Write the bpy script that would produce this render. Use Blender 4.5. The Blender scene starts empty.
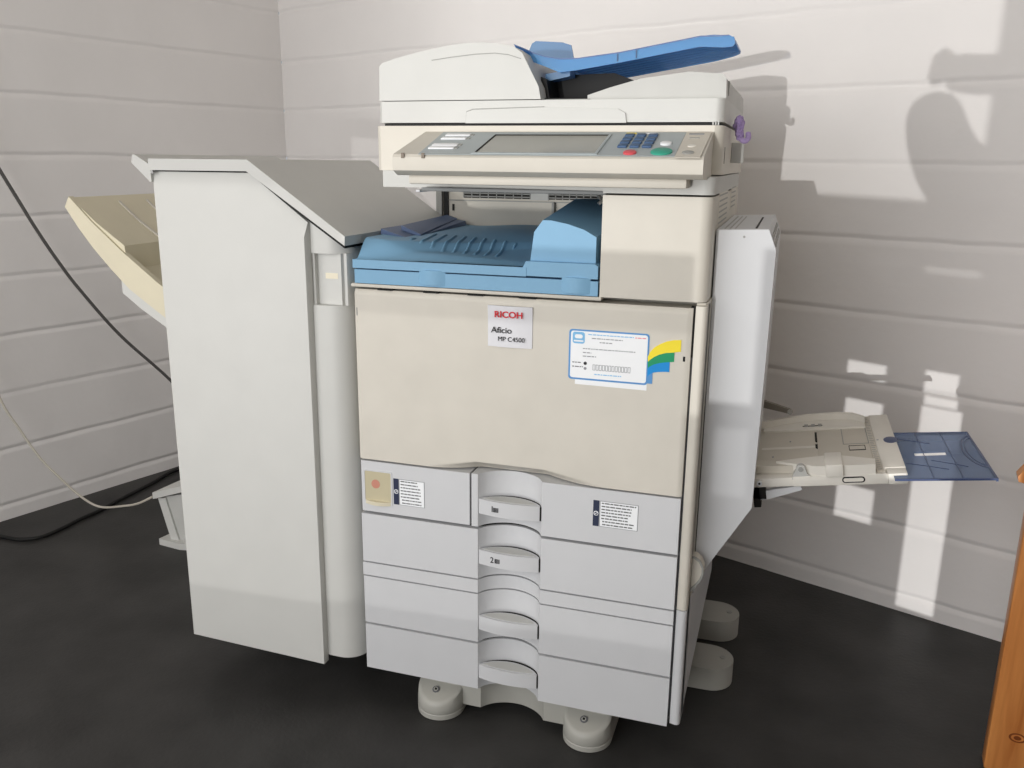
import bpy, bmesh, math, random
from mathutils import Vector, Matrix, noise
random.seed(7)
SC = bpy.context.scene
COL = SC.collection
PHI = -0.363                       # the walls stand turned to the copier, whose front lies on y = 0
CP, SP = math.cos(PHI), math.sin(PHI)
U_BACK = 1.05
SUN = Vector((.095, .99, .08)).normalized()

# ------------------------------------------------------------------ materials
def srgb(r, g, b):
    f = lambda c: (c/255/12.92 if c/255 <= .04045 else ((c/255+.055)/1.055)**2.4)
    return (f(r), f(g), f(b), 1)
MATS = {}
def mat(name, col, rough=.45, spec=.5, metal=0, vary=.03, scale=14, bump=0, bscale=300, emit=None):
    if name in MATS: return MATS[name]
    m = bpy.data.materials.new(name); m.use_nodes = True
    nt = m.node_tree; b = nt.nodes['Principled BSDF']
    b.inputs['Roughness'].default_value = rough
    b.inputs['Metallic'].default_value = metal
    b.inputs['Specular IOR Level'].default_value = spec
    tc = nt.nodes.new('ShaderNodeTexCoord')
    nz = nt.nodes.new('ShaderNodeTexNoise'); nz.inputs['Scale'].default_value = scale; nz.inputs['Detail'].default_value = 4
    nt.links.new(tc.outputs['Object'], nz.inputs['Vector'])
    rp = nt.nodes.new('ShaderNodeValToRGB')
    rp.color_ramp.elements[0].position = .3; rp.color_ramp.elements[1].position = .7
    rp.color_ramp.elements[0].color = tuple(c*(1-vary) for c in col[:3])+(1,)
    rp.color_ramp.elements[1].color = tuple(min(1, c*(1+vary)) for c in col[:3])+(1,)
    nt.links.new(nz.outputs['Fac'], rp.inputs['Fac']); nt.links.new(rp.outputs['Color'], b.inputs['Base Color'])
    if bump:
        n2 = nt.nodes.new('ShaderNodeTexNoise'); n2.inputs['Scale'].default_value = bscale; n2.inputs['Detail'].default_value = 3
        nt.links.new(tc.outputs['Object'], n2.inputs['Vector'])
        bp = nt.nodes.new('ShaderNodeBump'); bp.inputs['Strength'].default_value = bump; bp.inputs['Distance'].default_value = .002
        nt.links.new(n2.outputs['Fac'], bp.inputs['Height']); nt.links.new(bp.outputs['Normal'], b.inputs['Normal'])
    MATS[name] = m
    return m
def clear_mat(name, col, alpha, rough=.15):
    m = bpy.data.materials.new(name); m.use_nodes = True
    nt = m.node_tree; b = nt.nodes['Principled BSDF']
    b.inputs['Base Color'].default_value = col; b.inputs['Roughness'].default_value = rough
    tr = nt.nodes.new('ShaderNodeBsdfTransparent'); tr.inputs['Color'].default_value = tuple(.35+.65*c for c in col[:3])+(1,)
    mx = nt.nodes.new('ShaderNodeMixShader'); mx.inputs['Fac'].default_value = alpha
    out = nt.nodes['Material Output']
    nt.links.new(tr.outputs[0], mx.inputs[1]); nt.links.new(b.outputs[0], mx.inputs[2]); nt.links.new(mx.outputs[0], out.inputs['Surface'])
    MATS[name] = m
    return m

CREAM = mat('cream plastic', srgb(212, 207, 196), .5, .35)
CREAM2 = mat('light cream plastic', srgb(204, 199, 188), .5, .35)
YCREAM = mat('yellowed cream plastic', srgb(216, 208, 184), .5, .35)
WHITE = mat('white plastic', srgb(208, 209, 211), .45, .35, vary=.015)
FINW = mat('off white plastic', srgb(205, 205, 201), .45, .35, vary=.015)
GREYW = mat('pale grey plastic', srgb(196, 196, 192), .5, .35)
BYP = mat('warm white plastic', srgb(228, 224, 215), .5, .35)
BYPD = mat('beige plastic', srgb(206, 200, 188), .5, .3)
GREY = mat('mid grey plastic', srgb(158, 158, 154), .5, .3)
FOOTG = mat('grey foot plastic', srgb(172, 171, 164), .45, .35)
DARK = mat('dark gap', srgb(36, 35, 33), .7, .2)
BLACK = mat('black rubber', srgb(22, 22, 22), .6, .3)
BLUE = mat('light blue plastic', srgb(132, 178, 210), .5, .3, vary=.02)
NAVY = mat('slate blue plastic', srgb(98, 116, 150), .5, .3)
PANELG = mat('panel grey', srgb(170, 178, 180), .5, .3)
SCREEN = mat('lcd grey', srgb(150, 150, 142), .25, .5)
KEYW = mat('white key', srgb(232, 234, 236), .5, .3)
KEYB = mat('blue key', srgb(66, 94, 130), .5, .3)
RED = mat('red key', srgb(214, 90, 96), .5, .3)
GREEN = mat('green key', srgb(62, 160, 136), .5, .3)
PAPER = mat('white paper', srgb(246, 248, 250), .55, .3, vary=.01)
INK = mat('black ink', srgb(52, 52, 54), .6, .2)
INKG = mat('grey ink', srgb(150, 152, 156), .6, .2)
INKS = mat('soft ink', srgb(104, 105, 108), .6, .2)
INKN = mat('navy ink', srgb(52, 58, 80), .6, .2)
INKB = mat('pale blue ink', srgb(132, 190, 232), .6, .2)
INKB2 = mat('blue border ink', srgb(96, 152, 208), .6, .2)
RICOHRED = mat('red print', srgb(206, 30, 44), .5, .3)
SILVER = mat('silver badge', srgb(222, 222, 226), .45, .4)
YEL = mat('yellow print', srgb(248, 226, 50), .5, .3)
GRN = mat('green print', srgb(20, 150, 100), .5, .3)
BLU = mat('blue print', srgb(10, 140, 216), .5, .3)
PURPLE = mat('purple cloth', srgb(172, 152, 196), .8, .1, vary=.12, scale=60)
WINDOWP = mat('amber window', srgb(196, 187, 158), .3, .5)
REDTONER = mat('red seal', srgb(200, 138, 120), .5, .3)
METAL = mat('steel', srgb(160, 160, 160), .3, .5, metal=.9)
CABLED = mat('dark grey cable', srgb(88, 86, 84), .5, .4)
CABLEW = mat('cream cable', srgb(196, 190, 178), .5, .4)
OPAPER = mat('tape', srgb(236, 228, 206), .6, .2)
SMOKE = clear_mat('smoky blue clear plastic', srgb(134, 156, 190), .46, .25)
CLEARBLUE = clear_mat('clear blue plastic', srgb(98, 172, 228), .52, .14)
CLEARPALE = clear_mat('pale clear blue plastic', srgb(110, 156, 200), .62, .2)

def wall_mat(name, c):
    m = mat(name, c, .75, .25, vary=.025, scale=3.0)
    nt = m.node_tree; b = nt.nodes['Principled BSDF']
    tc = nt.nodes.new('ShaderNodeTexCoord')
    n1 = nt.nodes.new('ShaderNodeTexNoise'); n1.inputs['Scale'].default_value = 26; n1.inputs['Detail'].default_value = 8
    n2 = nt.nodes.new('ShaderNodeTexNoise'); n2.inputs['Scale'].default_value = 7; n2.inputs['Detail'].default_value = 3
    ad = nt.nodes.new('ShaderNodeMath'); ad.operation = 'MULTIPLY_ADD'; ad.inputs[1].default_value = .5
    bp = nt.nodes.new('ShaderNodeBump'); bp.inputs['Strength'].default_value = .35; bp.inputs['Distance'].default_value = .006
    nt.links.new(tc.outputs['Object'], n1.inputs['Vector']); nt.links.new(tc.outputs['Object'], n2.inputs['Vector'])
    nt.links.new(n1.outputs['Fac'], ad.inputs[0]); nt.links.new(n2.outputs['Fac'], ad.inputs[2])
    nt.links.new(ad.outputs[0], bp.inputs['Height']); nt.links.new(bp.outputs['Normal'], b.inputs['Normal'])
    return m
WALL = wall_mat('painted block wall', srgb(234, 231, 229))
PLASTER = mat('plain plaster', srgb(216, 212, 206), .8, .2)
FLOOR = mat('charcoal floor', srgb(54, 53, 52), .5, .3, vary=.35, scale=5, bump=.25, bscale=120)
def wood_mat():
    m = bpy.data.materials.new('varnished pine'); m.use_nodes = True
    nt = m.node_tree; b = nt.nodes['Principled BSDF']; b.inputs['Roughness'].default_value = .35
    tc = nt.nodes.new('ShaderNodeTexCoord'); mp = nt.nodes.new('ShaderNodeMapping'); mp.inputs['Scale'].default_value = (14, 14, 1.1)
    nz = nt.nodes.new('ShaderNodeTexNoise'); nz.inputs['Scale'].default_value = 4; nz.inputs['Detail'].default_value = 6; nz.inputs['Distortion'].default_value = .6
    rp = nt.nodes.new('ShaderNodeValToRGB')
    rp.color_ramp.elements[0].position = .25; rp.color_ramp.elements[0].color = srgb(186, 112, 56)
    rp.color_ramp.elements[1].position = .75; rp.color_ramp.elements[1].color = srgb(230, 156, 88)
    nt.links.new(tc.outputs['Object'], mp.inputs['Vector']); nt.links.new(mp.outputs[0], nz.inputs['Vector'])
    nt.links.new(nz.outputs['Fac'], rp.inputs['Fac']); nt.links.new(rp.outputs['Color'], b.inputs['Base Color'])
    return m
WOOD = wood_mat()
KNOT = mat('knot', srgb(122, 62, 28), .4, .4)

# ------------------------------------------------------------------ mesh building
class B:
    """collects shapes (each with its own material) into ONE mesh object"""
    def __init__(s): s.bm = bmesh.new(); s.mats = []
    def mi(s, m):
        if m not in s.mats: s.mats.append(m)
        return s.mats.index(m)
    def add(s, t, m, bev=0, seg=2, ang=28, M=None):
        if bev:
            es = [e for e in t.edges if len(e.link_faces) == 2 and e.calc_face_angle(0) > math.radians(ang)]
            if es: bmesh.ops.bevel(t, geom=es, offset=bev, segments=seg, profile=.5, affect='EDGES', clamp_overlap=True)
        bmesh.ops.recalc_face_normals(t, faces=t.faces)
        i = s.mi(m)
        for f in t.faces: f.material_index = i
        if M is not None: bmesh.ops.transform(t, matrix=M, verts=t.verts)
        me = bpy.data.meshes.new('tmp'); t.to_mesh(me); t.free()
        s.bm.from_mesh(me); bpy.data.meshes.remove(me)
        return s
    def box(s, a, b, m, bev=.002, seg=2, M=None):
        t = bmesh.new()
        bmesh.ops.create_cube(t, size=1)
        for v in t.verts:
            v.co = Vector([a[i] if v.co[i] < 0 else b[i] for i in range(3)])
        return s.add(t, m, bev, seg, M=M)
    def prism(s, poly, plane, a, b, m, bev=.0015, seg=2, ang=28, M=None):
        """poly: 2-D points; a, b: numbers or functions of the 2-D point giving the two ends"""
        t = bmesh.new()
        def p3(p, c):
            if plane == 'xz': return (p[0], c, p[1])
            if plane == 'xy': return (p[0], p[1], c)
            return (c, p[0], p[1])
        fa = a if callable(a) else (lambda p: a); fb = b if callable(b) else (lambda p: b)
        lo = [t.verts.new(p3(p, fa(p))) for p in poly]; hi = [t.verts.new(p3(p, fb(p))) for p in poly]
        n = len(poly)
        t.faces.new(lo); t.faces.new(hi[::-1])
        for i in range(n): t.faces.new((lo[i], hi[i], hi[(i+1) % n], lo[(i+1) % n]))
        return s.add(t, m, bev, seg, ang, M=M)
    def ring(s, outer, inner, plane, a, b, m, M=None):
        """a frame: outer and inner outline of equal length"""
        t = bmesh.new()
        def p3(p, c):
            return (p[0], c, p[1]) if plane == 'xz' else (p[0], p[1], c) if plane == 'xy' else (c, p[0], p[1])
        n = len(outer)
        L = [[t.verts.new(p3(p, c)) for p in q] for c in (a, b) for q in (outer, inner)]
        for i in range(n):
            j = (i+1) % n
            t.faces.new((L[0][i], L[0][j], L[1][j], L[1][i])); t.faces.new((L[2][i], L[3][i], L[3][j], L[2][j]))
            t.faces.new((L[0][i], L[2][i], L[2][j], L[0][j])); t.faces.new((L[1][i], L[1][j], L[3][j], L[3][i]))
        return s.add(t, m, M=M)
    def lathe(s, prof, m, M=None, seg=32):
        t = bmesh.new(); rows = []
        for r, z in prof:
            rows.append([t.verts.new((r*math.cos(2*math.pi*k/seg), r*math.sin(2*math.pi*k/seg), z)) for k in range(seg)])
        for i in range(len(rows)-1):
            for k in range(seg):
                t.faces.new((rows[i][k], rows[i][(k+1) % seg], rows[i+1][(k+1) % seg], rows[i+1][k]))
        t.faces.new(rows[0][::-1]); t.faces.new(rows[-1])
        return s.add(t, m, M=M)
    def tube(s, pts, r, m, seg=10, sub=8, M=None):
        P = [Vector(p) for p in pts]
        if sub > 1 and len(P) > 2:
            Q = []
            for i in range(len(P)-1):
                p0 = P[max(0, i-1)]; p1 = P[i]; p2 = P[i+1]; p3 = P[min(len(P)-1, i+2)]
                for k in range(sub):
                    u = k/sub
                    Q.append(.5*((2*p1)+(p2-p0)*u+(2*p0-5*p1+4*p2-p3)*u*u+(3*p1-p0-3*p2+p3)*u**3))
            Q.append(P[-1]); P = Q
        t = bmesh.new(); rows = []; nrm = None
        for i, p in enumerate(P):
            d = (P[min(i+1, len(P)-1)]-P[max(i-1, 0)]).normalized()
            if nrm is None: nrm = d.orthogonal().normalized()
            nrm = (nrm-d*nrm.dot(d)).normalized(); bn = d.cross(nrm)
            rows.append([t.verts.new(p+nrm*r*math.cos(2*math.pi*k/seg)+bn*r*math.sin(2*math.pi*k/seg)) for k in range(seg)])
        for i in range(len(rows)-1):
            for k in range(seg): t.faces.new((rows[i][k], rows[i][(k+1) % seg], rows[i+1][(k+1) % seg], rows[i+1][k]))
        t.faces.new(rows[0][::-1]); t.faces.new(rows[-1])
        return s.add(t, m, M=M)
    def hull(s, front, back, m, bev=.0015, seg=2, M=None):
        """two 3-D outlines of equal length joined by side faces"""
        t = bmesh.new(); n = len(front)
        a = [t.verts.new(p) for p in front]; b = [t.verts.new(p) for p in back]
        t.faces.new(a); t.faces.new(b[::-1])
        for i in range(n): t.faces.new((a[i], b[i], b[(i+1) % n], a[(i+1) % n]))
        return s.add(t, m, bev, seg, M=M)
    def sheet(s, nx, ny, fn, thick, m, M=None):
        """surface fn(i/nx, j/ny) closed by a copy moved by vector thick"""
        t = bmesh.new(); th = Vector(thick)
        A = [[t.verts.new(fn(i/nx, j/ny)) for j in range(ny+1)] for i in range(nx+1)]
        Z = [[t.verts.new(Vector(fn(i/nx, j/ny))+th) for j in range(ny+1)] for i in range(nx+1)]
        for i in range(nx):
            for j in range(ny):
                t.faces.new((A[i][j], A[i+1][j], A[i+1][j+1], A[i][j+1])); t.faces.new((Z[i][j], Z[i][j+1], Z[i+1][j+1], Z[i+1][j]))
        for i in range(nx):
            t.faces.new((A[i][0], Z[i][0], Z[i+1][0], A[i+1][0])); t.faces.new((A[i][ny], A[i+1][ny], Z[i+1][ny], Z[i][ny]))
        for j in range(ny):
            t.faces.new((A[0][j], A[0][j+1], Z[0][j+1], Z[0][j])); t.faces.new((A[nx][j], Z[nx][j], Z[nx][j+1], A[nx][j+1]))
        return s.add(t, m, M=M)
    def text(s, body, size, m, M, bold=0.0, sx=1.0):
        cu = bpy.data.curves.new('txt', 'FONT'); cu.body = body; cu.size = size; cu.extrude = .0002; cu.offset = bold
        o = bpy.data.objects.new('txt', cu); COL.objects.link(o)
        dg = bpy.context.evaluated_depsgraph_get(); me = o.evaluated_get(dg).to_mesh()
        t = bmesh.new(); t.from_mesh(me); o.evaluated_get(dg).to_mesh_clear()
        bpy.data.objects.remove(o); bpy.data.curves.remove(cu)
        bmesh.ops.transform(t, matrix=Matrix.Diagonal((sx, 1, 1, 1)), verts=t.verts)
        return s.add(t, m, M=M)
    def build(s, name, parent=None, base=None, smooth=35):
        me = bpy.data.meshes.new(name); s.bm.to_mesh(me); s.bm.free()
        for m in s.mats: me.materials.append(m)
        me.polygons.foreach_set('use_smooth', [True]*len(me.polygons))
        me.set_sharp_from_angle(angle=math.radians(smooth))
        o = bpy.data.objects.new(name, me); COL.objects.link(o)
        if parent is not None:
            o.parent = parent
            if parent.type == 'EMPTY': o.location = -parent.location
        return o
def thing(name, label, cat, loc, group=None):
    o = bpy.data.objects.new(name, None); COL.objects.link(o); o.location = loc
    o.empty_display_size = .1
    o['label'] = label; o['category'] = cat
    if group: o['group'] = group
    return o
def tag(o, label, cat, group=None):
    o['label'] = label; o['category'] = cat
    if group: o['group'] = group
    return o
def structure(o): o['kind'] = 'structure'; return o
def onface(x, y, z):                # lettering standing on a face that looks towards -y
    return Matrix.Translation((x, y, z)) @ Matrix.Rotation(math.pi/2, 4, 'X')
def arc(cx, cy, r, a0, a1, n): return [(cx+r*math.cos(math.radians(a0+(a1-a0)*i/n)), cy+r*math.sin(math.radians(a0+(a1-a0)*i/n))) for i in range(n+1)]
def rrect(x0, z0, x1, z1, r, n=4):
    return arc(x1-r, z1-r, r, 0, 90, n)+arc(x0+r, z1-r, r, 90, 180, n)+arc(x0+r, z0+r, r, 180, 270, n)+arc(x1-r, z0+r, r, 270, 360, n)
def ss(a, b, x):
    t = min(1, max(0, (x-a)/(b-a))); return t*t*(3-2*t)
def lerp(a, b, t): return a+(b-a)*t
def P(d, u, z): return Vector((CP*d-SP*u, SP*d+CP*u, z))      # wall-aligned (along back wall, into it, up) -> world

# ------------------------------------------------------------------ the room
def block_wall(name, a, b, ztop, seed):
    """painted blockwork from a to b (wall-aligned 2-D points); the room lies to the right of a -> b when looking along it"""
    A = Vector(a); Bv = Vector(b); L = (Bv-A).length; t = (Bv-A)/L; nrm = Vector((t.y, -t.x))
    H, Z0 = .1652, .045
    rows = [(-.02, 0), (Z0-.020, 0)]; k = 0
    while Z0+k*H < ztop:
        z = Z0+k*H
        rows += [(z-.016, .0), (z-.007, .0005), (z-.002, -.0035), (z+.003, -.0035), (z+.007, .0010), (z+.014, .0004), (z+.05, 0), (z+.11, 0)]; k += 1
    cols = []; x = 0.0
    while x < L: cols.append(x); x += .022
    cols.append(L)
    bm = bmesh.new(); grid = []
    for x in cols:
        g = []
        for z, d in rows:
            c = math.floor((z-Z0)/H+.12)
            j = .0038*noise.noise((x*3.1, c*7.3+seed, .3)) + .002*noise.noise((x*14, c*3.7+seed, 5.3))
            amp = .65+.7*(noise.noise((x*2.2, c*5.1+seed, 9.1))+.3)
            dd = d*max(.15, amp)+.0016*noise.noise((x*5, z*9, seed))
            # faint upright joints, one per block
            ph = (x/.60+.5*(c % 2)+.31*seed) % 1.0
            w = min(ph, 1-ph)*.60
            if w < .006: dd -= .0012
            q = A+t*x+nrm*dd
            g.append(bm.verts.new(P(q.x, q.y, z+(j if abs(d) > 0 else 0))))
        grid.append(g)
    for i in range(len(grid)-1):
        for j in range(len(rows)-1):
            bm.faces.new((grid[i][j], grid[i+1][j], grid[i+1][j+1], grid[i][j+1]))
    # back side, so that the wall is a solid 12 cm thick
    q0 = A-nrm*.12; q1 = Bv-nrm*.12; zt = rows[-1][0]; zb = rows[0][0]
    bk = [bm.verts.new(P(q0.x, q0.y, zb)), bm.verts.new(P(q1.x, q1.y, zb)), bm.verts.new(P(q1.x, q1.y, zt)), bm.verts.new(P(q0.x, q0.y, zt))]
    bm.faces.new(bk[::-1])
    bmesh.ops.recalc_face_normals(bm, faces=bm.faces)
    w = B(); w.mi(WALL); w.bm.free(); w.bm = bm
    o = w.build(name, smooth=60)
    return structure(o)
U_FRONT = -2.45
ZC = 2.65
KX = -1.545
block_wall('wall_back', (KX, U_BACK), (2.35, U_BACK), ZC, 1.0)
block_wall('wall_left', (KX+(-2.45-U_BACK)*(-.0609), U_FRONT), (KX, U_BACK), ZC, 4.0)
f = B(); t = bmesh.new()
pts = [(-1.75, U_FRONT-.1), (2.45, U_FRONT-.1), (2.45, U_BACK+.1), (-1.75, U_BACK+.1)]
f.prism([tuple(P(d, u, 0).xy) for d, u in pts], 'xy', -.06, 0, FLOOR, 0)
structure(f.build('floor'))
f = B(); f.prism([tuple(P(d, u, 0).xy) for d, u in pts], 'xy', ZC, ZC+.06, PLASTER, 0)
structure(f.build('ceiling'))
f = B(); f.prism([tuple(P(d, u, 0).xy) for d, u in [(2.35, U_FRONT-.1), (2.45, U_FRONT-.1), (2.45, U_BACK+.1), (2.35, U_BACK+.1)]], 'xy', 0, ZC, PLASTER, 0)
structure(f.build('wall_right'))

# the front wall behind the camera: unseen, its openings cut to shape the sun patches
def beam_to_wall(a, b):
    p0 = Vector((a, -2.4, b)); n = Vector((-SP, CP, 0))
    return p0 + SUN*((U_FRONT-p0.dot(n))/SUN.dot(n))
OPEN = [(-.235, .785, .706, 1.75), (-.55, -.235, .86, 1.75), (-1.35, -.55, .86, 1.75), (-1.1, .350, .452, .585), (.350, .445, .452, .706), (-1.1, -.235, .585, .80), (-1.1, .355, -.30, .452), (.385, .445, .29, .41),
        (.700, .812, .556, .563), (.60, .665, .566, .569)]
DIM = [OPEN[k] for k in (2, 3, 5, 6, 7)]          # grey panes added to dim the sun in these openings
def wall_to_mask(p):                 # where a point of the front wall lies between the sun and the plane y = -2.4
    q = p-SUN*((p.y+2.4)/SUN.y); return q.x, q.z
# an added spot lamp throws the low wall patches through slots cut for it
SPOT_POS = Vector((1.30, -9.0, .33))
SLOTS = [(.531, .632, .551, .588), (.702, .784, .541, .590), (.706, .788, .514, .533), (.535, .634, .450, .497), (.703, .800, .012, .508), (.537, .638, .200, .284)]
for d0, d1, z0, z1 in SLOTS:
    q = []
    for d_, z_ in ((d0, z0), (d1, z1)):
        t_ = P(d_, U_BACK, z_); n_ = Vector((-SP, CP, 0)); k_ = (U_FRONT-SPOT_POS.dot(n_))/(t_-SPOT_POS).dot(n_)
        q.append(wall_to_mask(SPOT_POS.lerp(t_, k_)))
    OPEN.append((q[0][0], q[1][0], q[0][1], q[1][1]))
av = sorted({-3.2, 3.6, *[v for o in OPEN for v in o[:2]]}); bv = sorted({-.45, 2.55, *[v for o in OPEN for v in o[2:]]})
w = B(); N = Vector((-SP, CP, 0))
for i in range(len(av)-1):
    run = None
    for j in range(len(bv)):
        solid = False
        if j < len(bv)-1:
            ca, cb = (av[i]+av[i+1])/2, (bv[j]+bv[j+1])/2
            solid = not any(o[0] < ca < o[1] and o[2] < cb < o[3] for o in OPEN)
        if solid and run is None: run = j
        if not solid and run is not None:
            q = [beam_to_wall(av[i], bv[run]), beam_to_wall(av[i+1], bv[run]), beam_to_wall(av[i+1], bv[j]), beam_to_wall(av[i], bv[j])]
            w.hull(q, [p-N*.02 for p in q], PLASTER, 0)
            run = None
structure(w.build('wall_front'))
def pane_mat(k):
    m = bpy.data.materials.new('dusty glass'); m.use_nodes = True; nt = m.node_tree
    tr = nt.nodes.new('ShaderNodeBsdfTransparent'); tr.inputs['Color'].default_value = (.6, .6, .6, 1)
    if k == 0:                       # darker towards one edge, added to fade the sun patch softly
        tc = nt.nodes.new('ShaderNodeTexCoord'); sp = nt.nodes.new('ShaderNodeSeparateXYZ'); rp = nt.nodes.new('ShaderNodeValToRGB')
        rp.color_ramp.elements[0].color = (.05, .05, .05, 1); rp.color_ramp.elements[1].color = (1, 1, 1, 1)
        nt.links.new(tc.outputs['Generated'], sp.inputs[0]); nt.links.new(sp.outputs['X'], rp.inputs['Fac']); nt.links.new(rp.outputs['Color'], tr.inputs['Color'])
    nt.links.new(tr.outputs[0], nt.nodes['Material Output'].inputs['Surface'])
    return m
for k, o_ in enumerate(DIM):
    w = B(); q = [beam_to_wall(o_[0], o_[2]), beam_to_wall(o_[1], o_[2]), beam_to_wall(o_[1], o_[3]), beam_to_wall(o_[0], o_[3])]
    w.hull([p-N*.008 for p in q], [p-N*.012 for p in q], pane_mat(k), 0)
    structure(w.build('window_%d' % (k+1)))

# ------------------------------------------------------------------ the copier
cop = thing('photocopier', 'large cream and white office photocopier with blue trays, standing on grey stabiliser feet', 'photocopier', (.30, .28, 0))
def pt(b, name, par=None, **k): return b.build(name, par or cop, **k)
# body
b = B()
b.prism([(.0, .056), (.585, .056), (.585, .012), (.598, .016), (.602, .028), (.602, .63), (.0, .63)], 'xy', .304, .826, CREAM, .001)
b.box((-.004, -.002, .8225), (.437, .02, .8285), CREAM, .0015)
pt(b, 'main_body')
b = B()       # rear housing behind the delivery bay
b.box((-.003, .45, .826), (.445, .63, .992), CREAM2, .003)
b.box((.435, .56, .826), (.598, .63, .988), CREAM2, .003)
b.box((-.002, .4475, .9515), (.432, .451, .9535), GREY, 0)
for i in range(2):
    x0, x1 = ((.035, .185), (.225, .345))[i]
    b.box((x0, .447, .958), (x1, .451, .984), DARK, 0)
    for k in range(4): b.box((x0, .4455, .9605+k*.0065), (x1, .4485, .9625+k*.0065), GREY, 0)
    for k in range(9): b.box((lerp(x0, x1, k/8)-.001, .4455, .958), (lerp(x0, x1, k/8)+.001, .4485, .984), GREY, 0)
b.box((.185, .4455, .956), (.225, .4505, .985), GREYW, .0005)
b.box((.008, .447, .930), (.012, .451, .944), BLACK, 0)
b.box((.235, .435, .905), (.240, .45, .952), GREY, .0005)
b.box((-.011, .4455, .83), (-.001, .46, .99), BLACK, 0)
pt(b, 'rear_housing')
# right cabinet cover
b = B()
b.prism([(.4335, .0)]+[(.582, .0)]+arc(.582, .018, .018, -80, 0, 6)+[(.600, .55), (.4335, .55)], 'xy', .8285, .9865, CREAM, .0015)
pt(b, 'cabinet_cover')
for y0, y1, zo, n in ((.115, .285, .0, 6), (.385, .50, .014, 5)):
    b = B()
    b.box((.5995, y0-.012, .940+zo-.004), (.6008, y1+.012, .940+zo+.0088*n), CREAM, .0004)
    for k in range(n): b.box((.600, y0, .940+zo+k*.0088), (.6012, y1, .940+zo+k*.0088+.0026), GREY, 0)
    pt(b, 'side_vent')
# scanner base band and scanner
b = B()
b.prism([(.434, -.001), (.585, -.001)]+arc(.585, .015, .016, -80, 0, 5)+[(.601, .57), (.434, .57)], 'xy', .9895, 1.016, GREYW, .003)
b.prism([(.035, .055), (.445, .03), (.445, .57), (.028, .57)], 'xy', .9905, 1.018, GREYW, .003)
b.box((.118, .028, .9855), (.432, .44, .9915), mat('shadowed steel grey', srgb(122, 124, 124), .5), .001)  # shade under the scanner, painted as a darker grey plate
b.tube([(.420, .03, .9835), (.427, .022, .977), (.423, .018, .972)], .003, METAL, 8)
b.box((.10, .045, .983), (.108, .10, .987), WHITE, .001)
pt(b, 'scanner_base')
b = B()
sc = [(.030, .060), (.588, .060)]+arc(.587, .076, .017, -80, 0, 5)+[(.604, .565), (.022, .565), (.022, .068)]
b.prism(sc, 'xy', 1.018, 1.0915, CREAM, .004, 3)
b.prism([(.036, .066), (.594, .066), (.599, .56), (.03, .56)], 'xy', 1.0905, 1.0955, BLACK, 0)
b.box((.6025, .10, 1.035), (.6045, .104, 1.06), DARK, 0)
b.box((.600, .25, 1.036), (.625, .256, 1.070), GREYW, .001)
pt(b, 'scanner')

# operation panel
AL = math.atan(.038/.13)
PM = Matrix.Translation((0, -.07, 1.045)) @ Matrix.Rotation(AL, 4, 'X')      # panel plane: x right, y up the slope, z off the face
b = B()
b.prism([(-.0715, 1.020), (-.073, 1.030), (-.0725, 1.040), (-.069, 1.0445), (.061, 1.0825), (.0615, 1.016), (.02, 1.0115), (-.055, 1.0125)], 'yz', .114, .5895, CREAM2, .004, 3)
b.box((.128, -.045, .999), (.565, .075, 1.0135), CREAM2, .003)
for x in (.132, .166): b.box((x-.0025, -.0745, 1.0385), (x+.0025, -.0715, 1.0465), mat('brown mark', srgb(120, 108, 94), .5), .0005)
panel = pt(b, 'operation_panel')
b = B(); b.prism([(.158, -.004), (.549, -.004), (.549, .126), (.150, .126)], 'xy', .0, .0008, PANELG, 0, M=PM)
pt(b, 'panel_face', panel)
b = B(); b.prism([(.5495, -.010), (.585, -.010), (.587, .126), (.5495, .126)], 'xy', .0, .0010, BYPD, 0, M=PM)
b.box((.555, .110, .0008), (.577, .117, .0015), INKG, 0, M=PM); b.box((.558, .089, .0008), (.573, .093, .0016), GREY, 0, M=PM)
b.lathe([(.0, .0008), (.0085, .0008), (.0085, .002), (0.0, .002)][1:3]+[(.0075, .0024)], GREY, M=PM @ Matrix.Translation((.5655, .013, 0)))
b.lathe([(.006, .0008), (.006, .0018), (.005, .002)], BYP, M=PM @ Matrix.Translation((.5665, .048, 0)))
pt(b, 'status_strip', panel)
b = B(); b.ring([(.243, .000), (.437, .000), (.437, .111), (.243, .111)], [(.247, .005), (.433, .005), (.433, .107), (.247, .107)], 'xy', .0005, .0022, PANELG, M=PM)
b.box((.2475, .1045, .0008), (.4325, .107, .0021), DARK, 0, M=PM); b.box((.2475, .005, .0008), (.2495, .107, .0021), DARK, 0, M=PM)
b.box((.2472, .005, .0006), (.4328, .107, .0012), SCREEN, 0, M=PM)
pt(b, 'touch_screen', panel)
for s0, s1 in ((.100, .110), (.079, .091), (.040, .052), (.024, .036)):
    b = B(); b.box((.163, s0, .0006), (.206, s1, .003), KEYW, .001, M=PM); b.box((.2065, s0+.002, .0006), (.211, s1, .0018), GREY, 0, M=PM)
    pt(b, 'function_key', panel)
for i in range(4):
    for j in range(3):
        b = B(); b.box((.4595+.018*j, .036+.0195*i, .0006), (.4735+.018*j, .0495+.0195*i, .004), KEYB, .0012, M=PM)
        pt(b, 'number_key', panel)
b = B(); b.lathe([(.0095, .0005), (.0095, .003), (.008, .004)], RED, M=PM @ Matrix.Translation((.4835, .009, 0))); o = pt(b, 'stop_key', panel); o['label'] = 'red round key'
b = B(); b.lathe([(.0155, .0005), (.0155, .003), (.013, .0045)], GREEN, M=PM @ Matrix.Translation((.528, .0145, 0))); o = pt(b, 'start_key', panel); o['label'] = 'green round key'
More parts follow.
